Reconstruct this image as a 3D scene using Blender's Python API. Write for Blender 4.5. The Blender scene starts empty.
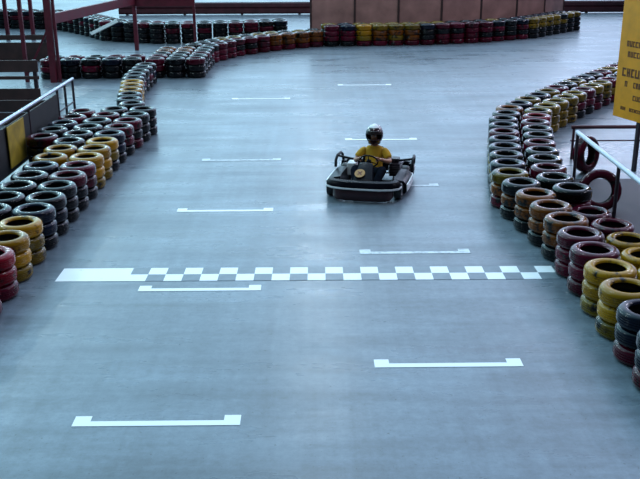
import bpy, bmesh, math, random
from mathutils import Vector, Matrix, Euler
random.seed(11)
S = bpy.context.scene
COL = S.collection
PI = math.pi

# ------------------------------------------------------------------ materials
def new_mat(name):
    m = bpy.data.materials.new(name); m.use_nodes = True
    nt = m.node_tree
    return m, nt, nt.nodes['Principled BSDF']

def mat(name, col, rough=0.5, metal=0.0, var=0.25, scale=8.0, spec=0.5, bump=0.0, coat=0.0):
    """procedural: base colour broken up by object-space noise"""
    m, nt, b = new_mat(name)
    n = nt.nodes; l = nt.links
    tc = n.new('ShaderNodeTexCoord')
    ns = n.new('ShaderNodeTexNoise'); ns.inputs['Scale'].default_value = scale; ns.inputs['Detail'].default_value = 5
    l.new(tc.outputs['Object'], ns.inputs['Vector'])
    cr = n.new('ShaderNodeValToRGB')
    cr.color_ramp.elements[0].position = 0.3; cr.color_ramp.elements[1].position = 0.72
    lo = [c*(1-var) for c in col]; hi = [min(1, c*(1+var)) for c in col]
    cr.color_ramp.elements[0].color = (*lo, 1); cr.color_ramp.elements[1].color = (*hi, 1)
    l.new(ns.outputs['Fac'], cr.inputs['Fac']); l.new(cr.outputs['Color'], b.inputs['Base Color'])
    mr = n.new('ShaderNodeMapRange')
    mr.inputs['To Min'].default_value = max(0.03, rough-0.1); mr.inputs['To Max'].default_value = min(1, rough+0.12)
    l.new(ns.outputs['Fac'], mr.inputs['Value']); l.new(mr.outputs['Result'], b.inputs['Roughness'])
    b.inputs['Metallic'].default_value = metal
    b.inputs['Specular IOR Level'].default_value = spec
    b.inputs['Coat Weight'].default_value = coat
    if bump:
        bp = n.new('ShaderNodeBump'); bp.inputs['Strength'].default_value = bump; bp.inputs['Distance'].default_value = 0.01
        l.new(ns.outputs['Fac'], bp.inputs['Height']); l.new(bp.outputs['Normal'], b.inputs['Normal'])
    return m

def tyre_mat(name, col, wear, rough=0.11, wearcol=(0.008, 0.008, 0.009)):
    """painted tyre: paint with scuffs where black rubber shows"""
    m, nt, b = new_mat(name)
    n = nt.nodes; l = nt.links
    tc = n.new('ShaderNodeTexCoord')
    oi = n.new('ShaderNodeObjectInfo')
    ad = n.new('ShaderNodeVectorMath'); ad.operation = 'ADD'
    sc = n.new('ShaderNodeVectorMath'); sc.operation = 'SCALE'; sc.inputs['Scale'].default_value = 37
    l.new(oi.outputs['Random'], sc.inputs[0]); l.new(tc.outputs['Object'], ad.inputs[0]); l.new(sc.outputs['Vector'], ad.inputs[1])
    a = n.new('ShaderNodeTexNoise'); a.inputs['Scale'].default_value = 6; a.inputs['Detail'].default_value = 6; a.inputs['Roughness'].default_value = 0.65
    l.new(ad.outputs['Vector'], a.inputs['Vector'])
    cr = n.new('ShaderNodeValToRGB')
    cr.color_ramp.elements[0].position = wear; cr.color_ramp.elements[1].position = wear+0.12
    cr.color_ramp.elements[0].color = (*wearcol, 1); cr.color_ramp.elements[1].color = (*col, 1)
    l.new(a.outputs['Fac'], cr.inputs['Fac'])
    hs = n.new('ShaderNodeHueSaturation')
    mr = n.new('ShaderNodeMapRange'); mr.inputs['To Min'].default_value = 0.7; mr.inputs['To Max'].default_value = 1.25
    l.new(oi.outputs['Random'], mr.inputs['Value']); l.new(mr.outputs['Result'], hs.inputs['Value'])
    l.new(cr.outputs['Color'], hs.inputs['Color']); l.new(hs.outputs['Color'], b.inputs['Base Color'])
    r = n.new('ShaderNodeMapRange'); r.inputs['To Min'].default_value = rough-0.05; r.inputs['To Max'].default_value = rough+0.08
    l.new(a.outputs['Fac'], r.inputs['Value']); l.new(r.outputs['Result'], b.inputs['Roughness'])
    b.inputs['Specular IOR Level'].default_value = 0.25
    bp = n.new('ShaderNodeBump'); bp.inputs['Strength'].default_value = 0.25; bp.inputs['Distance'].default_value = 0.006
    l.new(a.outputs['Fac'], bp.inputs['Height']); l.new(bp.outputs['Normal'], b.inputs['Normal'])
    return m

def floor_mat():
    m, nt, b = new_mat('track_asphalt')
    n = nt.nodes; l = nt.links
    tc = n.new('ShaderNodeTexCoord')
    def noise(scale, sx=1, sy=1, det=6, ro=0.6):
        mp = n.new('ShaderNodeMapping'); mp.inputs['Scale'].default_value = (sx, sy, 1)
        t = n.new('ShaderNodeTexNoise'); t.inputs['Scale'].default_value = scale; t.inputs['Detail'].default_value = det; t.inputs['Roughness'].default_value = ro
        l.new(tc.outputs['Object'], mp.inputs['Vector']); l.new(mp.outputs['Vector'], t.inputs['Vector'])
        return t.outputs['Fac']
    def rng(v, a, b2, lo, hi):
        r = n.new('ShaderNodeMapRange'); r.inputs['From Min'].default_value = a; r.inputs['From Max'].default_value = b2
        r.inputs['To Min'].default_value = lo; r.inputs['To Max'].default_value = hi
        l.new(v, r.inputs['Value']); return r.outputs['Result']
    def mul(a, c):
        x = n.new('ShaderNodeMath'); x.operation = 'MULTIPLY'; l.new(a, x.inputs[0]); l.new(c, x.inputs[1]); return x.outputs[0]
    patch = rng(noise(0.35), 0.3, 0.7, 0.72, 1.2)
    fine = rng(noise(9, det=8, ro=0.8), 0.32, 0.68, 0.74, 1.2)
    streak = rng(noise(1.2, 0.35, 2.6), 0.25, 0.6, 0.62, 1.08)         # scuffs across the track
    run = rng(noise(1.0, 4.5, 0.12), 0.3, 0.62, 0.82, 1.04)           # rubber laid along the track
    v = mul(mul(patch, fine), mul(streak, run))
    sp = rng(noise(22, det=2), 0.66, 0.74, 1.0, 0.55)                  # dark specks
    v = mul(v, sp)
    cm = n.new('ShaderNodeVectorMath'); cm.operation = 'SCALE'
    cm.inputs[0].default_value = (0.160, 0.206, 0.248)
    l.new(v, cm.inputs['Scale']); l.new(cm.outputs['Vector'], b.inputs['Base Color'])
    rr = rng(noise(0.9, 0.5, 1.6), 0.3, 0.7, 0.22, 0.40)
    l.new(rr, b.inputs['Roughness'])
    b.inputs['Specular IOR Level'].default_value = 0.5
    bp = n.new('ShaderNodeBump'); bp.inputs['Strength'].default_value = 0.18; bp.inputs['Distance'].default_value = 0.004
    l.new(noise(26, det=8, ro=0.8), bp.inputs['Height']); l.new(bp.outputs['Normal'], b.inputs['Normal'])
    return m

def paint_mat(name, col, wear):
    m, nt, b = new_mat(name)
    n = nt.nodes; l = nt.links
    tc = n.new('ShaderNodeTexCoord')
    a = n.new('ShaderNodeTexNoise'); a.inputs['Scale'].default_value = 7; a.inputs['Detail'].default_value = 7; a.inputs['Roughness'].default_value = 0.7
    l.new(tc.outputs['Object'], a.inputs['Vector'])
    cr = n.new('ShaderNodeValToRGB')
    cr.color_ramp.elements[0].position = wear-0.08; cr.color_ramp.elements[1].position = wear+0.1
    cr.color_ramp.elements[0].color = (0.2, 0.24, 0.27, 1); cr.color_ramp.elements[1].color = (*col, 1)
    l.new(a.outputs['Fac'], cr.inputs['Fac']); l.new(cr.outputs['Color'], b.inputs['Base Color'])
    b.inputs['Roughness'].default_value = 0.45
    return m

M = {}
M['floor'] = floor_mat()
M['paint'] = paint_mat('white_line_paint', (0.88, 0.93, 0.95), 0.28)
M['paint_worn'] = paint_mat('worn_line_paint', (0.62, 0.70, 0.74), 0.42)
M['check_dark'] = mat('grey_check_paint', (0.155, 0.20, 0.235), 0.4, var=0.2)
M['rubber'] = mat('tyre_rubber', (0.012, 0.013, 0.016), 0.45, var=0.4, scale=14)
TM = {
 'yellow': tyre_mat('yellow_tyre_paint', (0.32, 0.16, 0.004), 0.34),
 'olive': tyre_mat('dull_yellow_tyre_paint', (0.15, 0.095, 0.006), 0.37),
 'orange': tyre_mat('orange_tyre_paint', (0.15, 0.042, 0.003), 0.40),
 'red': tyre_mat('red_tyre_paint', (0.19, 0.003, 0.012), 0.34),
 'maroon': tyre_mat('maroon_tyre_paint', (0.075, 0.002, 0.014), 0.37),
 'black': tyre_mat('black_tyre_rubber', (0.003, 0.004, 0.006), 0.40, 0.11, (0.010, 0.011, 0.013)),
 'blue-black': tyre_mat('blue_black_tyre_rubber', (0.003, 0.006, 0.018), 0.38, 0.11, (0.008, 0.009, 0.013)),
}
M['steel'] = mat('galvanised_steel', (0.42, 0.47, 0.55), 0.35, metal=0.7, var=0.15, scale=20)
M['steel_white'] = mat('pale_painted_steel', (0.62, 0.66, 0.78), 0.35, var=0.1, scale=20)
M['dark_steel'] = mat('dark_steel', (0.03, 0.02, 0.03), 0.45, var=0.3)
M['maroon_steel'] = mat('maroon_painted_steel', (0.11, 0.006, 0.02), 0.5, var=0.3, scale=4)
M['maroon_dark'] = mat('dark_maroon_paint', (0.07, 0.015, 0.025), 0.55, var=0.35, scale=3)
M['board'] = mat('dark_brown_board', (0.045, 0.022, 0.022), 0.65, var=0.4, scale=3)
M['dark_panel'] = mat('dark_infill_sheet', (0.010, 0.012, 0.014), 0.6, var=0.4, scale=3)
M['wall_panel'] = mat('dusty_pink_sheet', (0.36, 0.20, 0.18), 0.7, var=0.3, scale=1.6)
M['sign_yellow'] = mat('yellow_sign_sheet', (0.85, 0.33, 0.002), 0.45, var=0.14, scale=4)
M['panel_yellow'] = mat('dirty_yellow_sheet', (0.36, 0.25, 0.02), 0.55, var=0.3, scale=5)
M['ink'] = mat('dark_brown_ink', (0.15, 0.045, 0.010), 0.6, var=0.35, scale=12)
M['plastic'] = mat('black_kart_plastic', (0.004, 0.004, 0.008), 0.3, var=0.3, spec=0.08)
M['kart_maroon'] = mat('dark_maroon_plastic', (0.03, 0.003, 0.008), 0.35, var=0.3)
M['white'] = mat('white_stripe', (0.80, 0.82, 0.84), 0.4, var=0.08)
M['kart_yellow'] = mat('kart_yellow_plate', (0.36, 0.17, 0.012), 0.45, var=0.15)
M['metal'] = mat('kart_metal', (0.35, 0.36, 0.38), 0.3, metal=0.9, var=0.15)
M['shirt'] = mat('yellow_cotton', (0.50, 0.27, 0.008), 0.85, var=0.16, scale=9, bump=0.2)
M['jeans'] = mat('dark_denim', (0.008, 0.010, 0.016), 0.9, var=0.3, scale=20, spec=0.0)
M['skin'] = mat('skin', (0.36, 0.17, 0.11), 0.55, var=0.08)
M['shoe'] = mat('shoe_leather', (0.03, 0.03, 0.03), 0.5)
M['helmet_dark'] = mat('dark_helmet_shell', (0.03, 0.008, 0.012), 0.2, coat=0.5)
M['visor'] = mat('dark_visor', (0.02, 0.012, 0.012), 0.12)
M['eye'] = mat('eye', (0.5, 0.5, 0.5), 0.2)
M['pale'] = mat('pale_plank', (0.28, 0.33, 0.34), 0.5, var=0.2)

# ------------------------------------------------------------------ mesh helpers
class MB:
    def __init__(s): s.v = []; s.f = []; s.mi = []
    def add(s, v, f, mi=0):
        o = len(s.v); s.v += [tuple(x) for x in v]
        for q in f: s.f.append(tuple(i+o for i in q)); s.mi.append(mi)
        return s
    def box(s, c, size, rot=None, mi=0):
        x, y, z = [k/2 for k in size]
        R = (rot or Matrix.Identity(3))
        v = [Vector(c)+R @ Vector(p) for p in ((-x,-y,-z),(x,-y,-z),(x,y,-z),(-x,y,-z),(-x,-y,z),(x,-y,z),(x,y,z),(-x,y,z))]
        return s.add(v, [(0,3,2,1),(4,5,6,7),(0,1,5,4),(1,2,6,5),(2,3,7,6),(3,0,4,7)], mi)
    def bar(s, a, b, w, h, mi=0):
        a, b = Vector(a), Vector(b); d = (b-a); L = d.length
        q = d.to_track_quat('Y', 'Z').to_matrix()
        return s.box((a+b)/2, (w, L, h), q, mi)
    def tube(s, pts, r, n=10, closed=False, mi=0):
        pts = [Vector(p) for p in pts]; N = len(pts); v = []; f = []
        for i, p in enumerate(pts):
            if closed: d = pts[(i+1) % N]-pts[i-1]
            else: d = pts[min(i+1, N-1)]-pts[max(i-1, 0)]
            q = d.to_track_quat('Z', 'Y').to_matrix()
            rr = r[i] if isinstance(r, (list, tuple)) else r
            for k in range(n):
                a = 2*PI*k/n; v.append(p+q @ Vector((rr*math.cos(a), rr*math.sin(a), 0)))
        for i in range(N if closed else N-1):
            j = (i+1) % N
            for k in range(n):
                k2 = (k+1) % n; f.append((i*n+k, i*n+k2, j*n+k2, j*n+k))
        if not closed:
            f.append(tuple(range(n-1, -1, -1))); f.append(tuple((N-1)*n+k for k in range(n)))
        return s.add(v, f, mi)
    def lathe(s, prof, n=32, M4=None, mis=None, closed=True, wob=None):
        v = []; P = len(prof)
        for i in range(n):
            a = 2*PI*i/n
            for j, (r, z) in enumerate(prof):
                rr = r+(wob(i, j) if wob else 0)
                p = Vector((rr*math.cos(a), rr*math.sin(a), z)); v.append(M4 @ p if M4 else p)
        o = len(s.v); s.v += [tuple(x) for x in v]
        for i in range(n):
            i2 = (i+1) % n
            for j in range(P if closed else P-1):
                j2 = (j+1) % P
                s.f.append((o+i*P+j, o+i2*P+j, o+i2*P+j2, o+i*P+j2)); s.mi.append(mis[j] if mis else 0)
        return s
    def build(s, name, mats, parent=None, smooth=None, bevel=0.0, loc=None):
        me = bpy.data.meshes.new(name); me.from_pydata(s.v, [], s.f)
        for m in (mats if isinstance(mats, (list, tuple)) else [mats]): me.materials.append(m)
        me.polygons.foreach_set('material_index', s.mi)
        if smooth is not None:
            me.polygons.foreach_set('use_smooth', [True]*len(me.polygons))
            me.set_sharp_from_angle(angle=math.radians(smooth))
        me.update()
        o = bpy.data.objects.new(name, me); COL.objects.link(o)
        if parent: o.parent = parent
        if loc: o.location = loc
        if bevel:
            b = o.modifiers.new('bevel', 'BEVEL'); b.width = bevel; b.segments = 3; b.limit_method = 'ANGLE'
        return o

def tag(o, label=None, cat=None, group=None, kind=None):
    if label: o['label'] = label
    if cat: o['category'] = cat
    if group: o['group'] = group
    if kind: o['kind'] = kind
    return o

def empty(name, loc=(0,0,0), rz=0, **k):
    o = bpy.data.objects.new(name, None); COL.objects.link(o)
    o.location = loc; o.rotation_euler = (0, 0, rz); o.empty_display_size = 0.2
    return tag(o, **k)

def arc(c, r, a0, a1, n, plane='xz'):
    out = []
    for i in range(n+1):
        a = a0+(a1-a0)*i/n
        u, w = r*math.cos(a), r*math.sin(a)
        out.append((c[0]+u, c[1], c[2]+w) if plane == 'xz' else (c[0]+u, c[1]+w, c[2]) if plane == 'xy' else (c[0], c[1]+u, c[2]+w))
    return out

# ------------------------------------------------------------------ camera
H, FPX = 4.2, 900.0
cam_d = bpy.data.cameras.new('camera'); cam = bpy.data.objects.new('camera', cam_d); COL.objects.link(cam)
cam_d.sensor_width = 36; cam_d.sensor_fit = 'HORIZONTAL'; cam_d.lens = 36*FPX/640
cam.location = (0, 0, H)
pitch = math.atan(313.5/FPX)
R = Matrix.Rotation(math.radians(-0.10), 3, 'Z') @ Matrix.Rotation(PI/2-pitch, 3, 'X') @ Matrix.Rotation(math.radians(-0.28), 3, 'Z')
cam.rotation_euler = R.to_euler()
S.camera = cam
cam_d.clip_end = 400

# ------------------------------------------------------------------ setting: floor
fl = MB(); fl.add([(-60,-6,0),(60,-6,0),(60,90,0),(-60,90,0)], [(0,1,2,3)])
tag(fl.build('floor', M['floor']), kind='structure')

pm = MB(); pm.box((7.9, 11.6, 0.001), (7.1, 7.2, 0.002))  # thin, darker-toned floor area to the right of the right handrail
tag(pm.build('dark_floor_patch', mat('dark_floor_surface', (0.035, 0.028, 0.04), 0.6, var=0.3, scale=3)), kind='structure')

# painted marks
def grid_slot(cx, d, label, worn=False, w=1.5):
    m = MB(); t = 0.085; z = 0.004
    def rect(x0, y0, x1, y1):
        m.box(((x0+x1)/2, (y0+y1)/2, z/2), (x1-x0, y1-y0, z))
    rect(-w/2, 0, w/2, t); rect(-w/2, t, -w/2+0.15, t+0.09); rect(w/2-0.15, t, w/2, t+0.09)
    o = m.build('grid_slot_line', M['paint_worn' if worn else 'paint']); o.location = (cx, d, 0); o.rotation_euler.z = math.radians(0.35)
    tag(o, label, 'painted line', 'white starting grid lines painted on the track')
    return o
LX, RX = -1.46, 1.31
for d, lab, w in ((7.03, 'white grid line painted nearest the camera, left half of the track', 0),
                  (10.17, 'white grid line just on the near side of the checkered line, left half', 0),
                  (13.40, 'thin white grid line left of the kart, first one past the checkered line', 0),
                  (16.62, 'faded white grid line left of and just beyond the kart driver', 1),
                  (23.05, 'farthest white grid line on the left half of the track', 0)):
    grid_slot(LX, d, lab, w)
for d, lab, w in ((8.13, 'white grid line nearest the camera on the right half of the track', 0),
                  (11.45, 'thin white grid line just beyond the checkered line, right half of the track', 1),
                  (14.78, 'white grid line running under the kart on the right half', 1),
                  (18.30, 'white grid line directly behind the kart driver', 0),
                  (25.1, 'farthest white grid line on the right half of the track', 0)):
    grid_slot(RX, d, lab, w)

fl_root = empty('checkered_finish_line', (0, 10.50, 0), math.radians(0.0), label='checkered start and finish line painted across the track before the kart', cat='painted line')
wm, dm = MB(), MB(); sq = 0.2265
x0 = -3.312
for c in range(28):
    for r in range(2):
        white = ((c+r) % 2 == 0)
        if c < 4: white = True
        (wm if white else dm).box((x0+sq*(c+0.5), sq*(r+0.5), 0.002), (sq, sq, 0.004))
wm.build('white_checks', M['paint'], fl_root); dm.build('grey_checks', M['check_dark'], fl_root)

# ------------------------------------------------------------------ tyres
TR, TH = 0.29, 0.188
def tyre_profile():
    h = TH
    lo = [(0.170,0.034),(0.176,0.016),(0.196,0.004),(0.222,0.0),(0.248,0.004),(0.270,0.017),(0.283,0.034),(0.288,0.046)]
    grooves = []
    for zc in (0.068, h/2, h-0.068):
        grooves += [(0.290,zc-0.009),(0.282,zc-0.006),(0.282,zc+0.006),(0.290,zc+0.009)]
    hi = [(r, h-z) for r, z in reversed(lo)]
    inner = [(0.182,h-0.040),(0.215,h-0.022),(0.255,h-0.04),(0.270,h/2),(0.255,0.04),(0.215,0.022),(0.182,0.040)]
    prof = lo+grooves+hi+inner
    nout = len(lo)+len(grooves)+len(hi)
    mis = [0 if j < nout-1 else 1 for j in range(len(prof))]
    return prof, mis, len(lo), nout
PROF, PMI, NLO, NOUT = tyre_profile()
def tyre_wob(i, j):
    if j in (NLO-3, NLO-2, NOUT-NLO+1, NOUT-NLO+2): return 0.0035 if i % 2 else -0.0015
    return 0
TYRE_MESH = {}
for k, m in TM.items():
    b = MB().lathe(PROF, 44, mis=PMI, wob=tyre_wob)
    o = b.build('tyre', [m, M['rubber']], smooth=50)
    TYRE_MESH[k] = o.data; bpy.data.objects.remove(o)
LOWP = [(0.170,0.03),(0.196,0.004),(0.235,0.0),(0.275,0.02),(0.289,0.05),(0.289,TH-0.05),(0.275,TH-0.02),(0.235,TH),(0.196,TH-0.004),(0.170,TH-0.03),(0.262,TH/2)]

ORD = ['nearest','second','third','fourth','fifth','sixth','seventh','eighth','ninth','tenth','eleventh','twelfth','thirteenth','fourteenth','fifteenth','sixteenth','seventeenth','eighteenth','nineteenth','twentieth']
def ordn(i):
    if i < 20: return ORD[i]
    t = {2:'twenty',3:'thirty',4:'forty'}[(i+1)//10]; u = (i+1) % 10
    if u == 0: return {3:'thirtieth',4:'fortieth'}[(i+1)//10]
    return t+'-'+['','first','second','third','fourth','fifth','sixth','seventh','eighth','ninth'][u]

stacks = []     # dict(barrier,row,x,y,cols)
def free(x, y, mind=0.582):
    return all((s['x']-x)**2+(s['y']-y)**2 >= mind**2 for s in stacks)
def add_stack(bar, row, x, y, cols):
    if not free(x, y): return False
    stacks.append(dict(bar=bar, row=row, x=x, y=y, cols=cols)); return True
def resample(pl, step):
    pts = [Vector((*p, 0)) for p in pl]; out = [pts[0].copy()]; cur = pts[0].copy(); i = 1
    while i < len(pts):
        if (pts[i]-cur).length < step: i += 1; continue
        a = pts[i-1] if (pts[i-1]-cur).length < step else cur
        b = pts[i]
        lo, hi = 0.0, 1.0
        for _ in range(40):
            mid = (lo+hi)/2
            if ((a.lerp(b, mid))-cur).length < step: lo = mid
            else: hi = mid
        cur = a.lerp(b, hi); out.append(cur.copy())
    return out
def offset(pl, o):
    pts = [Vector((*p, 0)) for p in pl]; out = []
    for i, p in enumerate(pts):
        d = pts[min(i+1, len(pts)-1)]-pts[max(i-1, 0)]; d.normalize()
        out.append((p.x+d.y*o, p.y-d.x*o))
    return out
def row(bar, rname, pl, colfun, step=0.598, jit=0.006):
    n = 0
    for p in resample(pl, step):
        x, y = p.x+random.uniform(-jit, jit), p.y+random.uniform(-jit, jit)
        if add_stack(bar, rname, x, y, colfun(n, x, y)): n += 1

def pick(*a): return random.choice(a)
DARK = ('black', 'black', 'blue-black', 'black', 'maroon')

# left barrier, track side then second row
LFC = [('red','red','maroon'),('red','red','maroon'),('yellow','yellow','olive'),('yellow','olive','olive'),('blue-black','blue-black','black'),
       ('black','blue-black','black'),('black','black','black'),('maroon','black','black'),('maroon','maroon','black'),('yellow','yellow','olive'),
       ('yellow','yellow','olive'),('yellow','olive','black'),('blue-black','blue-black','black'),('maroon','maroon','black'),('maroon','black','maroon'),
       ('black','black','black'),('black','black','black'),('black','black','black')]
def lf(n, x, y):
    i = int(round((y-9.45)/0.6)); return LFC[max(0, min(len(LFC)-1, i))]
def l2(n, x, y):
    if y < 11.0: return (pick('orange', 'olive'), 'olive', 'black')
    if 14.4 < y < 15.9: return ('yellow', 'olive', 'black')
    return (pick(*DARK), pick(*DARK), 'black')
row('left', 'track-side', [(-3.92,9.45),(-3.92,16.5),(-3.72,19.1)], lf)
row('left', 'rear-row', [(-4.52,10.05),(-4.52,16.5),(-4.33,19.1)], l2)
row('left', 'inmost', [(-5.12,16.4),(-4.95,19.1)], l2)
def lm(n, x, y):
    return (('yellow','yellow','olive') if n in (3, 4, 5) else ('blue-black','maroon','black') if n % 2 else ('black','blue-black','black'))
row('leftbend', 'x', [(-4.08,19.68),(-4.28,20.3),(-4.80,23.6),(-4.85,26.1)], lm)
# bulging corner cluster
k = 0
for y in (26.75, 27.35, 27.95, 28.55, 29.15):
    for x in (-4.78, -4.18, -3.58):
        top = 'orange' if (y > 28.2 and x < -4) else pick('black', 'black', 'maroon', 'blue-black')
        if y == 26.75: top = pick('black', 'maroon')
        add_stack('corner', 'c%d' % k, x+random.uniform(-.006,.006), y+random.uniform(-.006,.006), (top, pick('black','maroon'), 'black')); k += 1
# back barrier
BACK = [(-3.5,29.8),(-2.8,31.4),(-1.4,32.9),(0.0,33.8),(3.7,34.1),(6.2,34.8),(8.3,36.0),(10.95,39.0)]
def bk(n, x, y):
    if x < -1.7: return (pick('maroon','black','maroon'), pick('maroon','black'), 'maroon')
    if x < 0.3: return (pick('orange','orange','black'), 'orange', 'maroon')
    if x < 1.5: return (pick('maroon','blue-black'), 'maroon', 'maroon', 'black')
    if x < 3.6: return (pick('olive','yellow','yellow'), pick('orange','yellow'), pick('olive','orange'), 'maroon')
    if x < 8.0: return (pick('black','blue-black','maroon'), pick('maroon','black'), pick('black','maroon'), 'maroon')
    return (pick('olive','black','olive'), pick('olive','black'), 'black', 'black')
row('back', 'track-side', BACK, bk)
def bk2(n, x, y):
    if x < -1.0: return (pick('black','olive','black'), 'black', 'black')
    return (pick('black','blue-black','olive'), 'black', 'black')+(('black',) if x > 0.3 else ())
row('back', 'rear-row', offset(BACK, -0.62), bk2)
# dark rows between the loops on the far left
dk = lambda n, x, y: (pick('black','maroon','black','blue-black'), pick('black','black','maroon'), 'black')
row('loop', 'front', [(-5.45,26.75),(-8.4,26.6)], dk)
row('loop', 'rear-row', [(-5.45,27.36),(-8.4,27.2)], dk)
dk4 = lambda n, x, y: dk(n, x, y)+('black',)
row('outer', 'rear', [(-15.0,41.7),(-11.0,40.9),(-9.2,38.6),(-7.9,36.5),(-6.0,35.55),(-3.0,35.85),(-1.4,36.5)], dk4)
row('outer', 'front', [(-15.0,41.0),(-11.3,40.2),(-9.6,38.1),(-8.2,35.9),(-6.0,34.9),(-3.0,35.2),(-1.2,35.9)], dk4)

# right barrier
RF = [(3.30,7.70),(3.30,10.8),(3.22,11.9),(3.08,12.9),(2.99,13.5),(3.13,14.5),(3.36,15.9),(3.72,17.8),(4.05,18.9),(4.65,19.9),(6.15,22.1),(8.55,25.3),(9.4,26.4)]
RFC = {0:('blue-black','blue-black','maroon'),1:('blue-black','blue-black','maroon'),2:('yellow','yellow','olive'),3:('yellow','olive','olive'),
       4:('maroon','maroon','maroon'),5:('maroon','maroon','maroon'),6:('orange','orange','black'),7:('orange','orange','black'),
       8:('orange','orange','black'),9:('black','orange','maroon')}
def rf(n, x, y):
    if y < 8.0: return ('blue-black','blue-black','maroon')
    if y < 8.55: return ('blue-black','blue-black','maroon')
    if y < 9.95: return ('yellow','yellow','olive')
    if y < 11.0: return ('maroon','maroon','maroon')
    if y < 12.8: return ('orange','orange','black')
    if y < 13.3: return ('black','orange','black')
    if y < 13.9: return ('olive','orange','maroon')
    if y < 15.3: return (pick('black','blue-black'), 'olive', 'black')
    if y < 17.0: return (pick('blue-black','black','maroon'), pick('black','olive'), 'black')
    if y < 18.4: return (pick('blue-black','black'), 'black', 'olive')
    if y < 19.4: return ('orange', 'maroon', 'black')
    return (pick('maroon','black','blue-black','maroon','olive'), pick('maroon','black'), 'black')
row('right', 'track-side', RF, rf)
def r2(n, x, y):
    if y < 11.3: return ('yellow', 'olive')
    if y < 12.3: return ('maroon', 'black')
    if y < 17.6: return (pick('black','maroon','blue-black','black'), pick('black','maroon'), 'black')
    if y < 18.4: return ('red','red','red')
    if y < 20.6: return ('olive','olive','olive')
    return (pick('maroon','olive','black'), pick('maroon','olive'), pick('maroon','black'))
row('right', 'rear-row', offset([(3.40,8.6),(3.40,11.4)]+RF[3:], 0.62), r2)

BARNAME = {'left':'left barrier','right':'right barrier','leftbend':'left bend','corner':'far-left corner','back':'back barrier','loop':'dark loop barrier','outer':'outer barrier'}
STUFF, DROP = set(), set()
#STUFF_BEGIN
# stacks nobody can see are left out; the tyres that show largest are objects of their own
DROP = {17, 18, 19, 136, 144, 145, 146, 164, 165, 225, 226, 227, 228, 255, 256, 257, 258, 259}
KEEP = {
10, 11, 12, 20, 21, 22, 30, 31, 32, 40, 41, 42, 50, 51, 52, 60, 61, 62, 70, 71, 72, 80, 81, 82, 90, 91, 92, 100, 101, 102, 110, 111, 112, 120, 121,
122, 130, 131, 132, 140, 141, 142, 150, 151, 152, 160, 161, 162, 202, 212, 222, 232, 242, 252, 262, 272, 282, 292, 302, 312, 322, 331, 332, 342, 352,
362, 372, 382, 392, 402, 412, 422, 432, 442, 452, 462, 472, 482, 490, 491, 492, 500, 501, 502, 510, 511, 512, 572, 642, 652, 662, 672, 680, 681, 682,
690, 691, 692, 700, 701, 702, 710, 711, 712, 720, 721, 722, 730, 731, 732, 740, 741, 742, 743, 750, 751, 752, 753, 760, 761, 762, 763, 770, 771, 772,
773, 780, 781, 782, 783, 790, 791, 792, 793, 800, 801, 802, 803, 810, 811, 812, 813, 820, 821, 822, 823, 830, 831, 832, 833, 840, 841, 842, 843, 850,
851, 852, 853, 860, 861, 862, 863, 872, 873, 883, 952, 1262, 1270, 1271, 1272, 1280, 1281, 1282, 1290, 1291, 1292, 1302, 1312, 1800, 1801, 1802, 1823,
1830, 1831, 1832, 1833, 1840, 1841, 1842, 1843, 1850, 1851, 1852, 1853, 1861, 1862, 1863, 1871, 1872, 1873, 1882, 1883, 1892, 1893, 1902, 1903, 1912,
1913, 1920, 1921, 1922, 1930, 1931, 1932, 1940, 1941, 1942, 1950, 1951, 1952, 1960, 1961, 1962, 1970, 1971, 1972, 1980, 1981, 1982, 1990, 1991, 1992,
2000, 2001, 2002, 2010, 2011, 2012, 2020, 2021, 2022, 2032, 2042, 2052, 2062, 2072, 2082, 2092, 2102, 2112, 2122, 2132, 2142, 2152, 2162, 2172, 2182,
2192, 2202, 2212, 2222, 2301, 2311, 2321, 2331, 2341, 2342, 2352, 2362, 2372, 2382, 2392, 2402, 2412, 2422, 2432, 2442, 2451, 2452, 2460, 2461, 2462,
2470, 2471, 2472, 2480, 2481, 2482, 2490, 2491, 2492, 2500, 2501, 2502, 2510, 2511, 2512, 2522}
STUFF = {(s_i, lv) for s_i, s in enumerate(stacks) for lv in range(len(s['cols'])) if s_i*10+lv not in KEEP}
#STUFF_END
for si, s in enumerate(stacks): s['i'] = si
stacks = [s for s in stacks if s['i'] not in DROP]
cnt = {}
for s in stacks:
    k = (s['bar'], s['row'] if s['bar'] != 'corner' else ''); s['n'] = cnt.get(k, 0); cnt[k] = s['n']+1
def tyre_label(s, lev, col):
    n = len(s['cols']); pos = 'top' if lev == n-1 else ('bottom' if lev == 0 else 'middle')
    cn = {'olive':'dull yellow','orange':'rusty orange'}.get(col, col)
    where = {'top':'on top of', 'middle':'in middle of', 'bottom':'at bottom of'}[pos]
    o = ordn(s['n'])
    if s['bar'] in ('left', 'right'):
        r = {'track-side':'track-side','rear-row':'rear-row','inmost':'third-row'}[s['row']]
        return f"{cn} tyre {where} the {o} {r} stack from the camera, {BARNAME[s['bar']]}"
    if s['bar'] == 'leftbend':
        return f"{cn} tyre {where} the {o} stack from the camera along the left bend"
    if s['bar'] == 'corner':
        c = ['left','middle','right'][s['n'] % 3]; r = ['front','second','third','fourth','back'][s['n']//3]
        return f"{cn} tyre {where} the {c} stack, {r} row of far-left corner cluster"
    if s['bar'] == 'back':
        o = 'leftmost' if s['n'] == 0 else o+' '
        return f"{cn} tyre {where} the {o.strip()} {'front' if s['row']=='track-side' else 'rear'} stack from the left, back barrier"
    o = 'first' if s['n'] == 0 else o
    if s['bar'] == 'loop':
        return f"{cn} tyre {where} the {o} {'front' if s['row']=='front' else 'rear'} stack from the right, dark inner-loop barrier"
    return f"{cn} tyre {where} the {o} {'front' if s['row']=='front' else 'rear'} stack from the left, outermost dark barrier"
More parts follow.
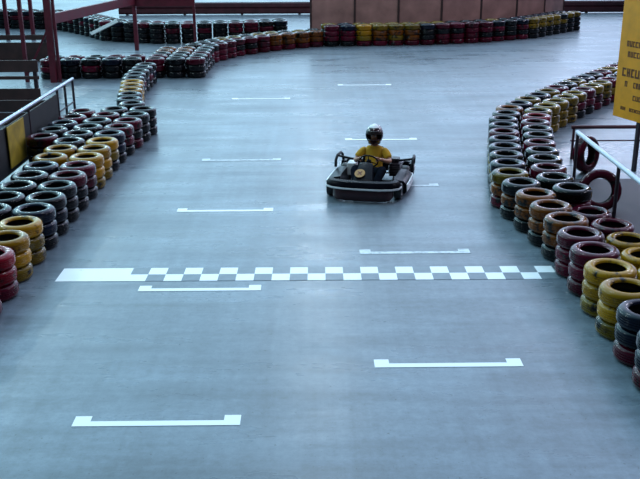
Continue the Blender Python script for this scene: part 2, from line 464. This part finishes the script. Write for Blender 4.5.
GRP = {'left':'tyres of the left track barrier','right':'tyres of the right track barrier','leftbend':'tyres along the left bend','corner':'tyres of the far-left corner cluster',
       'back':'tyres of the barrier along the back','loop':'tyres of the dark inner-loop barrier','outer':'tyres of the outermost dark barrier'}
stuff = MB(); smats = list(TM.keys())
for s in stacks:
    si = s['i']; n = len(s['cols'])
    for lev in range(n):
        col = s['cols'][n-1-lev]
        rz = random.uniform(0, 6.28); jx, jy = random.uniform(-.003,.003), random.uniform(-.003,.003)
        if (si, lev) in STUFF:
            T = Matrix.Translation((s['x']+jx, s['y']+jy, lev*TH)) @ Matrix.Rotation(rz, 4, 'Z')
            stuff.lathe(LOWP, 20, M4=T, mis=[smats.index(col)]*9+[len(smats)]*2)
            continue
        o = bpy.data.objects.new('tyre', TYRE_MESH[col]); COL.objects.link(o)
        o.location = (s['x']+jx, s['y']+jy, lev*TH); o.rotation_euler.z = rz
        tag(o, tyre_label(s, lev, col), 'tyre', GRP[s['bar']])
if stuff.v:
    o = stuff.build('tyre_barrier_remainder', [TM[k] for k in smats]+[M['rubber']], smooth=50)
    tag(o, 'rest of the distant and half-hidden stacked tyres in the barriers', 'tyres', kind='stuff')

# loose upright tyres beside the right handrail
def upright(x, y, yaw, tilt, label, col):
    o = bpy.data.objects.new('tyre', TYRE_MESH[col]); COL.objects.link(o)
    Rm = Matrix.Rotation(yaw, 4, 'Z') @ Matrix.Rotation(PI/2-tilt, 4, 'X') @ Matrix.Scale(1.12, 4)
    C = Rm @ Vector((0, 0, TH/2))
    low = min((Rm @ v.co).z for v in o.data.vertices)
    o.matrix_world = Matrix.Translation((x-C.x, y-C.y, -low)) @ Rm
    tag(o, label, 'tyre', 'loose tyres standing on edge by the right handrail')
    return o
upright(4.80, 15.7, math.radians(42), math.radians(6), 'maroon-black tyre standing upright beyond the end of the right handrail', 'maroon')
upright(4.34, 13.35, math.radians(-8), math.radians(14), 'dark maroon tyre standing on edge beneath the sloping line of right handrail', 'maroon')

# ------------------------------------------------------------------ handrails
def handrail(name, x, y0, y1, h, rmat, label, posts, r=0.03):
    t = empty(name, (x, y1, 0), label=label, cat='handrail')
    L = y1-y0
    MB().tube([(0, -L, h), (0, 0, h)], r, 12).build('top_rail', rmat, t, smooth=40)
    for yy in posts:
        p = MB(); p.tube([(0, yy-y1, 0.012), (0, yy-y1, h-r*0.8)], 0.028, 10); p.box((0, yy-y1, 0.006), (0.14, 0.14, 0.012))
        p.build('rail_post', M['dark_steel'], t, smooth=40)
    return t
lh = handrail('handrail', -5.48, 9.5, 20.2, 1.0, M['steel'], 'grey steel handrail with dark infill sheets behind the left tyre barrier', [20.16, 19.5, 18.9, 16.9, 14.9, 12.9], 0.034)
for a, b in ((18.9, 16.9), (16.9, 14.9), (14.9, 12.9)):
    MB().box((0, (a+b)/2-20.2, 0.48), (0.02, a-b-0.06, 0.84)).build('infill_sheet', M['dark_panel'], lh)
MB().tube([(0, 18.9-20.2, 0.5), (0, 0, 0.5)], 0.018, 8).build('mid_rail', M['dark_steel'], lh, smooth=40)
sgn = MB().box((0, 0, 0), (0.018, 0.92, 0.74)).build('yellow_board', M['panel_yellow'], bevel=0.004)
sgn.location = (-5.435, 15.95, 0.53)
tag(sgn, 'dirty yellow board fixed below the left handrail', 'board')
rh = handrail('handrail', 4.24, 9.3, 14.45, 1.0, M['steel_white'], 'pale steel handrail slanting in from the right edge beside the right barrier', [14.42, 12.3, 10.2], 0.036)

# low dark pipe fence behind the upright tyres
pf = empty('pipe_fence', (5.0, 16.6, 0), label='low dark pipe fence crossing behind the upright tyres at the right edge', cat='fence')
MB().tube([(-0.25, 0, 0.62), (2.6, 0, 0.62)], 0.035, 10).build('top_rail', M['maroon_dark'], pf, smooth=40)
MB().tube([(-0.25, 0, 0.36), (2.6, 0, 0.36)], 0.014, 8).build('lower_rail', M['maroon_dark'], pf, smooth=40)
for x in (-0.2, 1.2, 2.55):
    MB().tube([(x, 0, 0), (x, 0, 0.6)], 0.025, 8).build('fence_post', M['maroon_dark'], pf, smooth=40)

# ------------------------------------------------------------------ yellow sign
sd = math.radians(20)
sg = empty('yellow_sign', (5.62, 15.75, 0), 0, label='tall yellow notice board with dark lettering on posts, right edge of the track', cat='sign')
sg.rotation_euler.z = -PI/2+sd       # local +x runs towards the camera, sign face looks at the track
def sgp(u, z): return (u, 0, z)
SB, ST = 0.90, 2.98
MB().box((0.30, 0, (SB+ST)/2), (1.8, 0.03, ST-SB)).build('sign_panel', M['sign_yellow'], sg, bevel=0.006)
for u in (0.06, 0.95):
    MB().box((u, 0.05, 1.45), (0.07, 0.06, 2.9)).build('sign_post', M['dark_steel'], sg)
rnd = random.Random(5)
def line(z, h, u0, u1, dens=0.85):
    u = u0
    while u < u1:
        w = rnd.uniform(0.45, 0.75)*h
        if rnd.random() < dens:
            st = max(0.014, h*0.22); ink = MB()
            if rnd.random() < 0.5:
                ink.box((u+st/2, -0.017, z), (st, 0.004, h)); ink.box((u+w/2, -0.017, z+(h/2-st/2)*rnd.choice((-1, 0, 1))), (w, 0.004, st)); ink.box((u+w-st/2, -0.017, z), (st, 0.004, h))
            else:
                ink.box((u+w/2, -0.017, z+h/2-st/2), (w, 0.004, st)); ink.box((u+w/2, -0.017, z-h/2+st/2), (w, 0.004, st)); ink.box((u+st/2, -0.017, z), (st, 0.004, h))
            ink.build('letter', M['ink'], sg)
        u += w+h*0.18
line(2.62, 0.24, 0.0, 1.1)
line(2.22, 0.10, -0.40, 1.1); line(2.04, 0.10, -0.35, 1.1); 
line(1.72, 0.15, -0.45, 1.1, 1.0); line(1.52, 0.10, -0.35, 1.1)
line(1.30, 0.09, -0.1, 0.5); line(1.08, 0.06, -0.4, 1.1)

# ------------------------------------------------------------------ panel fence behind the back barrier
pl = [(-0.25,35.75),(1.45,35.80),(3.15,35.85),(4.85,36.05),(6.5,36.7),(8.1,37.6),(9.5,38.75),(10.75,40.5)]
pn = empty('panel_fence', (0, 35.8, 0), label='long dusty pink sheet fence standing behind the back tyre barrier', cat='fence')
for i in range(len(pl)-1):
    a, b = Vector((*pl[i], 0)), Vector((*pl[i+1], 0)); off = Vector((0, 35.8, 0))
    d = (b-a).normalized()*0.04
    q = MB(); q.bar(a+d-off+Vector((0,0,0.98)), b-d-off+Vector((0,0,0.98)), 0.03, 1.9); q.build('fence_panel', M['wall_panel'], pn)
for p in pl:
    MB().box((p[0], p[1]-35.8, 1.0), (0.08, 0.08, 2.0)).build('fence_post', M['board'], pn)

# far maroon crash barrier
cb = empty('crash_barrier', (4, 46.6, 0), label='long maroon crash barrier crossing the far end of the hall', cat='barrier')
rl = MB()
rl.add([(-14+30*i/1, y, z) for i in (0, 1) for y, z in ((0.02,0.03),(-0.05,0.10),(-0.05,0.26),(0.02,0.32),(-0.05,0.38),(-0.05,0.54),(0.02,0.60),(0.06,0.60),(0.06,0.03))],
       [(j, (j+1) % 9, 9+(j+1) % 9, 9+j) for j in range(9)])
rl.build('rail', M['maroon_dark'], cb)
for i in range(11):
    MB().box((-13.6+2.9*i, 0.12, 0.30), (0.12, 0.12, 0.60)).build('barrier_post', M['dark_steel'], cb)

# red steel frame at far left
rs = empty('steel_frame', (-7.6, 26.35, 0), label='red steel post-and-beam frame standing beyond the left handrail', cat='steel frame')
A, B = (-7.55, 25.9), (-6.5, 32.9)
org = Vector((-7.6, 26.35, 0))
def P(x, y, z): return Vector((x, y, z))-org
for (x, y), hh, w in ((A, 2.5, 0.17), (B, 2.5, 0.13), ((-8.35, 26.0), 2.5, 0.10), ((-7.4, 25.95), 2.5, 0.08), ((-12.2, 36.2), 2.6, 0.13), ((-11.2, 36.2), 2.6, 0.13)):
    MB().box(P(x, y, hh/2), (w, w, hh)).build('post', M['maroon_steel'], rs)
MB().bar(P(A[0], A[1]+0.1, 1.75), P(B[0], B[1]-0.08, 1.75), 0.12, 0.28).build('beam', M['maroon_steel'], rs)
MB().bar(P(-8.35, 26.06, 0.2), P(A[0], A[1]+0.06, 1.6), 0.05, 0.05).build('brace', M['maroon_steel'], rs)
MB().bar(P(-12.2, 36.2, 2.5), P(-7.55, 26.0, 2.45), 0.12, 0.14).build('beam', M['maroon_steel'], rs)
MB().bar(P(B[0]+.07, B[1], 1.72), P(-4.4, 33.0, 1.72), 0.1, 0.36).build('beam', M['maroon_steel'], rs)
MB().box(P(-4.4, 33.0, 0.95), (0.09, 0.09, 1.9)).build('post', M['maroon_steel'], rs)

# slatted board fences at far left
def board_fence(x0, x1, y, boards, label, mat_):
    t = empty('slatted_fence', ((x0+x1)/2, y, 0), label=label, cat='fence')
    for z0, z1 in boards:
        MB().box((0, 0, (z0+z1)/2), (x1-x0, 0.035, z1-z0)).build('board', mat_, t)
    n = 3
    for i in range(n):
        MB().box((-(x1-x0)/2+0.1+(x1-x0-0.2)*i/(n-1), 0.06, boards[-1][1]/2), (0.09, 0.08, boards[-1][1])).build('fence_post', M['dark_steel'], t)
board_fence(-9.8, -6.75, 21.9, [(0.0,0.50),(0.72,0.80),(0.90,1.18)], 'dark brown slatted fence showing light through its gaps, beyond left handrail', M['board'])
board_fence(-9.7, -5.95, 20.0, [(0.0,0.28),(0.30,0.56)], 'low dark brown board fence just behind the left handrail', M['board'])
board_fence(-13.4, -8.9, 30.2, [(0.0,0.62),(0.70,0.86)], 'dark slatted fence standing farther back at the upper left edge', M['board'])

# pale plank leaning on the outer barrier
pk = MB(); pk.box((0,0,0), (1.15, 0.2, 0.03)); o = pk.build('plank', M['pale'], bevel=0.004)
o.location = (-8.1, 34.95, 0.60); o.rotation_euler = (math.radians(25), math.radians(-22), math.radians(30)); tag(o, 'pale plank propped on the dark tyres at upper left', 'plank')

# ------------------------------------------------------------------ kart  (local: front = -y)
KL = (0.885, 14.72, 0); KR = math.radians(-13)
kt = empty('go_kart', KL, KR, label='black go-kart with white trim driving towards the camera', cat='go-kart')
def wheel(x, y, r, w, name='wheel'):
    T = Matrix.Translation((x, y, r)) @ Matrix.Rotation(PI/2, 4, 'Y')
    pr = [(r*0.55,-w/2),(r*0.8,-w/2),(r*0.95,-w*0.42),(r,-w*0.28),(r,w*0.28),(r*0.95,w*0.42),(r*0.8,w/2),(r*0.55,w/2)]
    o = MB().lathe(pr, 28, M4=T).build(name, M['rubber'], kt, smooth=40)
    rp = [(r*0.12,-w*0.3),(r*0.5,-w*0.34),(r*0.56,-w*0.46),(r*0.56,w*0.46),(r*0.5,w*0.34),(r*0.12,w*0.3)]
    MB().lathe(rp, 20, M4=T).build('rim', M['metal'], o, smooth=40)
for sx in (-1, 1):
    wheel(sx*0.555, -0.56, 0.13, 0.13); wheel(sx*0.50, 0.52, 0.14, 0.19)
MB().tube([(-0.44, 0.52, 0.14), (0.44, 0.52, 0.14)], 0.018, 10).build('rear_axle', M['metal'], kt, smooth=40)
fp = MB(); fp.box((0, -0.18, 0.06), (0.62, 1.0, 0.012)); fp.build('floor_pan', M['dark_steel'], kt)
fr = MB()
for sx in (-1, 1):
    fr.tube([(sx*0.24, -0.85, 0.075), (sx*0.33, -0.45, 0.075), (sx*0.34, 0.3, 0.075), (sx*0.3, 0.78, 0.09)], 0.016, 8)
fr.tube([(-0.49,-0.56,0.13),(0.49,-0.56,0.13)], 0.014, 8); fr.tube([(-0.33,0.2,0.075),(0.33,0.2,0.075)], 0.016, 8)
fr.build('chassis', M['dark_steel'], kt, smooth=40)
# front bumper: deep curved moulding with a white line along its upper edge
def sweep(path, sec):
    """sec: (outward, z) closed section, path: (x,y) open"""
    m = MB(); v = []; n = len(sec); pts = [Vector((*p, 0)) for p in path]
    for i, p in enumerate(pts):
        d = (pts[min(i+1, len(pts)-1)]-pts[max(i-1, 0)]).normalized(); nr = Vector((d.y, -d.x, 0))
        for a, z in sec: v.append(p+nr*a+Vector((0, 0, z)))
    f = []
    for i in range(len(pts)-1):
        for k in range(n):
            k2 = (k+1) % n; f.append((i*n+k, (i+1)*n+k, (i+1)*n+k2, i*n+k2))
    f.append(tuple(range(n))); f.append(tuple((len(pts)-1)*n+k for k in range(n-1, -1, -1)))
    m.add(v, f); return m
front = [(-0.60,-0.66),(-0.58,-0.78),(-0.48,-0.87),(-0.29,-0.92),(0,-0.93),(0.29,-0.92),(0.48,-0.87),(0.58,-0.78),(0.60,-0.66)]
low = [(-0.07,0.035),(0.0,0.03),(0.025,0.07),(0.025,0.17),(0.01,0.215),(-0.07,0.215)]
front_low = [(-0.47,-0.70),(-0.455,-0.80),(-0.40,-0.87),(-0.27,-0.91),(0,-0.92),(0.27,-0.91),(0.40,-0.87),(0.455,-0.80),(0.47,-0.70)]
up = [(-0.10,0.245),(0.012,0.245),(0.012,0.275),(-0.03,0.33),(-0.10,0.345)]
tr = [(-0.05,0.217),(0.026,0.217),(0.03,0.230),(0.026,0.243),(-0.05,0.243)]
fb = sweep(front_low, low).build('front_bumper', M['kart_maroon'], kt, smooth=40)
sweep(front, tr).build('white_trim', M['white'], fb, smooth=40)
sweep(front, up).build('upper_bumper', M['plastic'], kt, smooth=40)
for sx in (-1, 1):
    side = [(sx*0.645,-0.40),(sx*0.655,-0.2),(sx*0.655,0.25),(sx*0.63,0.36)]
    if sx < 0: side = side[::-1]
    pod = [(-0.20,0.05),(0.0,0.045),(0.025,0.09),(0.02,0.20),(-0.03,0.255),(-0.20,0.28)]
    sp = sweep(side, pod).build('side_pod', M['plastic'], kt, smooth=40)
    tr2 = [(0.024,0.085),(0.036,0.085),(0.036,0.205),(0.018,0.205)]
    sweep(side, tr2).build('white_stripe', M['white'], sp, smooth=40)
    # tubular guard hoop over the rear wheel
    hp = [(sx*0.66,0.28,0.26),(sx*0.665,0.32,0.37),(sx*0.66,0.42,0.43),(sx*0.65,0.66,0.43),(sx*0.64,0.78,0.37),(sx*0.63,0.82,0.26)]
    MB().tube(hp, 0.024, 10).build('wheel_guard', M['plastic'], kt, smooth=40)
    MB().tube([(sx*0.66,0.42,0.43),(sx*0.36,0.34,0.40)], 0.02, 8).build('guard_brace', M['plastic'], kt, smooth=40)
rear = [(0.62,0.70),(0.62,0.84),(0.52,0.93),(0,0.95),(-0.52,0.93),(-0.62,0.84),(-0.62,0.70)]
rb = sweep(rear, [(-0.06,0.08),(0.02,0.08),(0.03,0.18),(0.02,0.27),(-0.06,0.27)]).build('rear_bumper', M['plastic'], kt, smooth=40)
sweep(rear, [(0.029,0.14),(0.036,0.14),(0.036,0.22),(0.026,0.22)]).build('white_stripe', M['white'], rb, smooth=40)
# nose fairing
nv = []; nf = []
prof = [(-0.84,0.30,0.20),(-0.74,0.37,0.18),(-0.58,0.46,0.15),(-0.46,0.54,0.13),(-0.42,0.55,0.12)]
for y, z, hw in prof:
    for u in (-1,-0.85,-0.4,0.4,0.85,1):
        nv.append((u*hw, y, z-(0.10 if abs(u) == 1 else 0.015 if abs(u) > .8 else 0)))
for i in range(len(prof)-1):
    for k in range(5): nf.append((i*6+k, i*6+k+1, (i+1)*6+k+1, (i+1)*6+k))
nm = MB(); nm.add(nv, nf); nose = nm.build('front_fairing', M['plastic'], kt, smooth=50)
sm = nose.modifiers.new('solid', 'SOLIDIFY'); sm.thickness = 0.012
# number plate on the fairing: yellow with a dark blotted mark
tl = Matrix.Rotation(math.radians(26), 3, 'X')
pc = Vector((-0.06, -0.685, 0.425))
pb = MB(); pb.add([pc+tl @ Vector((0.085*math.cos(2*PI*i/20), 0.10*math.sin(2*PI*i/20), z)) for z in (0, 0.008) for i in range(20)],
       [tuple(range(19,-1,-1)), tuple(range(20,40))]+[(i,(i+1)%20,20+(i+1)%20,20+i) for i in range(20)])
np_ = pb.build('number_plate', M['kart_yellow'], nose)
mk = MB()
for a in (40, -35):
    mk.box(pc+tl @ Vector((0,0,0.0095)), (0.022,0.10,0.003), tl @ Matrix.Rotation(math.radians(a), 3, 'Z'))
mk.build('plate_mark', M['ink'], np_)
# light at the front corner of the bumper, as seen on the left
# steering
sc_ = MB().tube([(0,-0.62,0.16),(0,-0.20,0.50)], 0.014, 10).build('steering_column', M['metal'], kt, smooth=40)
ax = (Vector((0,-0.20,0.50))-Vector((0,-0.62,0.16))).normalized()
q = ax.to_track_quat('Z', 'Y').to_matrix(); wc = Vector((0,-0.19,0.51))
sw = MB().tube([wc+q @ Vector((0.15*math.cos(2*PI*i/28), 0.15*math.sin(2*PI*i/28), 0)) for i in range(28)], 0.014, 8, closed=True)
for a in (90, 210, 330):
    a = math.radians(a); sw.tube([wc, wc+q @ Vector((0.15*math.cos(a), 0.15*math.sin(a), 0))], 0.009, 6)
sw.tube([wc-ax*0.02, wc+ax*0.012], 0.04, 14)
sw.build('steering_wheel', M['plastic'], kt, smooth=40)
# bucket seat
sv = []; sf = []
spine = [(-0.08,0.155,0.17,0.03),(0.05,0.10,0.18,0.07),(0.22,0.085,0.19,0.12),(0.36,0.11,0.20,0.15),(0.44,0.24,0.21,0.12),(0.49,0.40,0.20,0.09),(0.53,0.55,0.17,0.05),(0.54,0.60,0.12,0.02)]
for i, (y, z, hw, lip) in enumerate(spine):
    d = (Vector((spine[min(i+1,7)][0], spine[min(i+1,7)][1]))-Vector((spine[max(i-1,0)][0], spine[max(i-1,0)][1]))).normalized()
    ny, nz = -d.y, d.x
    for k in range(9):
        u = -1+k/4; l_ = lip*max(0, abs(u)-0.4)/0.6
        sv.append((u*hw, y+ny*l_, z+nz*l_))
for i in range(7):
    for k in range(8): sf.append((i*9+k, i*9+k+1, (i+1)*9+k+1, (i+1)*9+k))
s_ = MB(); s_.add(sv, sf); seat = s_.build('seat', M['plastic'], kt, smooth=60)
m_ = seat.modifiers.new('solid', 'SOLIDIFY'); m_.thickness = 0.012; m_.offset = -1
# engine behind / beside the seat
en = MB(); en.box((0.36,0.42,0.25), (0.18,0.26,0.22)); en.box((0.36,0.42,0.40), (0.13,0.17,0.08))
for i in range(5): en.box((0.36,0.42,0.19+0.03*i), (0.21,0.29,0.008))
en.build('engine', M['dark_steel'], kt, bevel=0.008)
tk = MB(); tk.box((-0.38,0.36,0.24), (0.15,0.24,0.22)); tk.build('fuel_tank', M['white'], kt, bevel=0.02)
MB().tube([(0.42,0.55,0.30),(0.44,0.72,0.30),(0.30,0.80,0.30),(-0.1,0.82,0.30)], 0.035, 10).build('exhaust', M['metal'], kt, smooth=40)
for sx in (-1, 1):
    pd = MB(); pd.tube([(sx*0.16,-0.72,0.08),(sx*0.16,-0.76,0.26)], 0.008, 6); pd.box((sx*0.16,-0.765,0.25), (0.06,0.012,0.06))
    pd.build('pedal', M['metal'], kt)

# ------------------------------------------------------------------ driver
dr = empty('person', KL, KR, label='kart driver in yellow t-shirt and dark helmet gripping the steering wheel', cat='person')
def skin(name, chains, material, parent, sub=2, root=0):
    """chains: list of lists of (key, (x,y,z), (rx,ry)); repeated keys join"""
    keys = {}; verts = []; rad = []; edges = []
    for ch in chains:
        prev = None
        for key, co, r in ch:
            if key not in keys:
                keys[key] = len(verts); verts.append(co); rad.append(r if isinstance(r, tuple) else (r, r))
            if prev is not None: edges.append((prev, keys[key]))
            prev = keys[key]
    me = bpy.data.meshes.new(name); me.from_pydata(verts, edges, [])
    o = bpy.data.objects.new(name, me); COL.objects.link(o)
    m = o.modifiers.new('skin', 'SKIN'); m.use_smooth_shade = True; m.branch_smoothing = 0.4
    for i, r in enumerate(rad): me.skin_vertices[0].data[i].radius = r
    me.skin_vertices[0].data[root].use_root = True
    s2 = o.modifiers.new('sub', 'SUBSURF'); s2.levels = sub; s2.render_levels = sub
    dg = bpy.context.evaluated_depsgraph_get(); ev = o.evaluated_get(dg)
    nm = bpy.data.meshes.new_from_object(ev, depsgraph=dg)
    bpy.data.objects.remove(o)
    nm.materials.clear(); nm.materials.append(material); nm.name = name
    nm.polygons.foreach_set('use_smooth', [True]*len(nm.polygons))
    n = bpy.data.objects.new(name, nm); COL.objects.link(n)
    if parent: n.parent = parent
    return n
def mirror(c, sx): return [(k if k in ('pelvis','belly','chest','neckb') else k+('L' if sx < 0 else 'R'), (p[0]*sx, p[1], p[2]), r) for k, p, r in c]
hip = (0.0, 0.27, 0.215)
trunk = [('pelvis', hip, (0.125,0.10)), ('belly', (0,0.345,0.36), (0.105,0.09)), ('chest', (0,0.38,0.52), (0.155,0.105)), ('neckb', (0,0.38,0.65), (0.075,0.07)),
         ('neck', (0,0.36,0.71), (0.052,0.052)), ('jaw', (0,0.335,0.775), (0.066,0.078)), ('brow', (0,0.335,0.86), (0.078,0.092)), ('crown', (0,0.345,0.93), (0.055,0.065))]
nosec = [('jaw', None, None)]
arm = [('chest', (0,0.38,0.52), 0), ('sh', (0.165,0.37,0.575), 0.046), ('el', (0.30,0.20,0.42), 0.043), ('fa', (0.24,0.02,0.47), 0.040), ('wr', (0.185,-0.10,0.525), 0.027), ('palm', (0.158,-0.155,0.535), (0.036,0.022))]
leg = [('pelvis', hip, 0), ('th', (0.11,0.16,0.22), 0.088), ('kn', (0.24,-0.22,0.38), 0.060), ('ca', (0.18,-0.42,0.25), 0.052), ('an', (0.15,-0.62,0.13), 0.036), ('to', (0.16,-0.70,0.19), (0.038,0.03))]
chains = [trunk, [('brow', 0, 0), ('nose', (0,0.225,0.815), 0.014)]]
for sx in (-1, 1):
    chains += [mirror(arm, sx), mirror(leg, sx)]
    tip = 'L' if sx < 0 else 'R'
    for i in range(4):
        a = (-0.030+0.02*i)
        ln = (0.85, 1.0, 0.95, 0.75)[i]
        c0 = Vector((0.152, -0.172, 0.545+a*0.9)); c1 = Vector((0.146-0.004*i, -0.208*1.0-0.012*ln, 0.548+a)); c2 = Vector((0.118, -0.224, 0.54+a)); 
        chains.append([('palm'+tip, 0, 0)]+[(f'f{i}{j}{tip}', (c.x*sx, c.y, c.z), 0.0095) for j, c in enumerate((c0, c1, c2))])
    chains.append([('palm'+tip, 0, 0), (f't0{tip}', (0.128*sx, -0.140, 0.56), 0.011), (f't1{tip}', (0.108*sx, -0.165, 0.575), 0.0095)])
body = skin('body', chains, M['skin'], dr, 2)
# shirt
def up_(c, add): return [(k, p, (tuple(q+add for q in r) if isinstance(r, tuple) else r+add)) for k, p, r in c]
sh = [[('hem', (0,0.25,0.17), (0.165,0.13)), ('waist', (0,0.275,0.27), (0.178,0.160)), ('belly', (0,0.325,0.37), (0.165,0.145))]+up_(trunk[2:4], 0.018)]
for sx in (-1, 1): sh.append(mirror([arm[0], ('sh', (0.168,0.37,0.578), 0.086), ('sl', (0.250,0.27,0.49), 0.070), ('sl2', (0.278,0.235,0.455), 0.066)], sx))
skin('t_shirt', sh, M['shirt'], dr, 2)
tr_ = [[('pelvis', (0,0.265,0.23), (0.17,0.14)), ('belly', (0,0.29,0.315), (0.172,0.15))]]
for sx in (-1, 1): tr_.append(mirror([leg[0], ('th', (0.11,0.16,0.22), 0.100), ('kn', (0.24,-0.22,0.38), 0.078), ('ca', (0.18,-0.42,0.25), 0.066), ('cu', (0.155,-0.59,0.15), 0.055)], sx))
skin('trousers', tr_, M['jeans'], dr, 2)
for sx in (-1, 1):
    skin('shoe', [[('a', (0.15*sx,-0.60,0.115), 0.046), ('b', (0.155*sx,-0.66,0.15), (0.046,0.04)), ('c', (0.16*sx,-0.72,0.22), (0.042,0.028)), ('d', (0.16*sx,-0.725,0.25), (0.036,0.02))]], M['shoe'], dr, 2)
for sx in (-1, 1):
    T = Matrix.Translation((0.032*sx, 0.252, 0.84))
    e = MB().lathe([(0.0001,-0.013),(0.009,-0.009),(0.013,0),(0.009,0.009),(0.0001,0.013)], 12, M4=T @ Matrix.Rotation(PI/2, 4, 'X'), closed=False)
    e.build('eye', M['eye'], dr, smooth=60)
# helmet: shell with a face opening
hc = Vector((0, 0.345, 0.848)); RX_, RY_, RZ_ = 0.150, 0.170, 0.178
hm = MB(); NU, NV = 40, 24; vv = []; ff = []; fm = []
for j in range(NV+1):
    ph = PI*j/NV*0.83
    for i in range(NU):
        th = 2*PI*i/NU
        z = math.cos(ph); r = math.sin(ph)
        if ph > PI*0.62: r = max(r, 0.70+0.12*(PI*0.83-ph))
        vv.append((RX_*r*math.sin(th), -RY_*r*math.cos(th), RZ_*z))
def region(i, j):
    th = 2*PI*(i+0.5)/NU; th = th-2*PI if th > PI else th
    ph = (j+0.5)/NV*0.83*180
    if abs(th) < math.radians(62) and 66 < ph < 112: return 'open'
    return 'shell'
for j in range(NV):
    for i in range(NU):
        if region(i, j) == 'open': continue
        ff.append((j*NU+i, (j+1)*NU+i, (j+1)*NU+(i+1) % NU, j*NU+(i+1) % NU))
        ph = (j+0.5)/NV*0.83*180; th = 2*PI*(i+0.5)/NU; th = th-2*PI if th > PI else th
        fm.append(1 if (ph < 44 and ph > 14 and abs(th) < math.radians(75)) or ph <= 14 else 0)
for q_, m_i in zip(ff, fm): hm.f.append(q_); hm.mi.append(m_i)
hm.v = [tuple(hc+Vector(v)) for v in vv]
he = hm.build('helmet', [M['helmet_dark'], M['white']], dr, smooth=60)
so = he.modifiers.new('solid', 'SOLIDIFY'); so.thickness = 0.012; so.offset = -1
vz = MB(); v2 = []; f2 = []
for j in range(5):
    ph = math.radians(62+j*5)
    for i in range(17):
        th = math.radians(-64+8*i); k = 1.03
        v2.append(hc+Vector((RX_*k*math.sin(ph)*math.sin(th), -RY_*k*math.sin(ph)*math.cos(th), RZ_*k*math.cos(ph))))
for j in range(4):
    for i in range(16): f2.append((j*17+i, (j+1)*17+i, (j+1)*17+i+1, j*17+i+1))
vz.add(v2, f2); vo = vz.build('visor', M['visor'], he, smooth=60)
so = vo.modifiers.new('solid', 'SOLIDIFY'); so.thickness = 0.004

# ------------------------------------------------------------------ light: bright sky beyond the far end, dim behind the camera
W = bpy.data.worlds.new('sky'); S.world = W; W.use_nodes = True
nt = W.node_tree; n = nt.nodes; l = nt.links; bg = n['Background']
tc = n.new('ShaderNodeTexCoord'); sx = n.new('ShaderNodeSeparateXYZ'); l.new(tc.outputs['Generated'], sx.inputs[0])
dt = n.new('ShaderNodeVectorMath'); dt.operation = 'DOT_PRODUCT'; dt.inputs[1].default_value = Vector((-0.10, 0.80, 0.60)).normalized()
l.new(tc.outputs['Generated'], dt.inputs[0])
mr = n.new('ShaderNodeMapRange'); mr.interpolation_type = 'SMOOTHSTEP'
mr.inputs['From Min'].default_value = 0.15; mr.inputs['From Max'].default_value = 0.95; mr.inputs['To Min'].default_value = 0.04; mr.inputs['To Max'].default_value = 1.0
l.new(dt.outputs['Value'], mr.inputs['Value'])
mx = n.new('ShaderNodeMapRange'); mx.inputs['From Min'].default_value = -0.5; mx.inputs['From Max'].default_value = 0.5
l.new(sx.outputs['X'], mx.inputs['Value'])
cr = n.new('ShaderNodeValToRGB'); cr.color_ramp.elements[0].color = (0.40, 0.82, 0.98, 1); cr.color_ramp.elements[1].color = (0.58, 0.65, 0.95, 1)
l.new(mx.outputs['Result'], cr.inputs['Fac'])
l.new(cr.outputs['Color'], bg.inputs['Color'])
st = n.new('ShaderNodeMath'); st.operation = 'MULTIPLY'; st.inputs[1].default_value = 2.25
l.new(mr.outputs['Result'], st.inputs[0]); l.new(st.outputs[0], bg.inputs['Strength'])

for ix, x in enumerate((-11.0, 0.0, 11.0)):
    for iy in range(5):
        ld = bpy.data.lights.new('hall_lamp', 'AREA'); ld.shape = 'RECTANGLE'; ld.size = 0.16; ld.size_y = 2.4
        ld.energy = 55 if x == 0 else 130; ld.color = ((0.74, 0.94, 1.0), (0.80, 0.92, 1.0), (0.88, 0.84, 1.0))[ix]
        lo = bpy.data.objects.new('hall_lamp', ld); COL.objects.link(lo); lo.location = (x, 12+7.0*iy, 6.8); lo.rotation_euler.y = -math.atan2(x, 10)*-1

S.view_settings.view_transform = 'Standard'; S.view_settings.look = 'None'
S.view_settings.gamma = 1.0; S.view_settings.use_curve_mapping = False
S.view_settings.exposure = 0.2
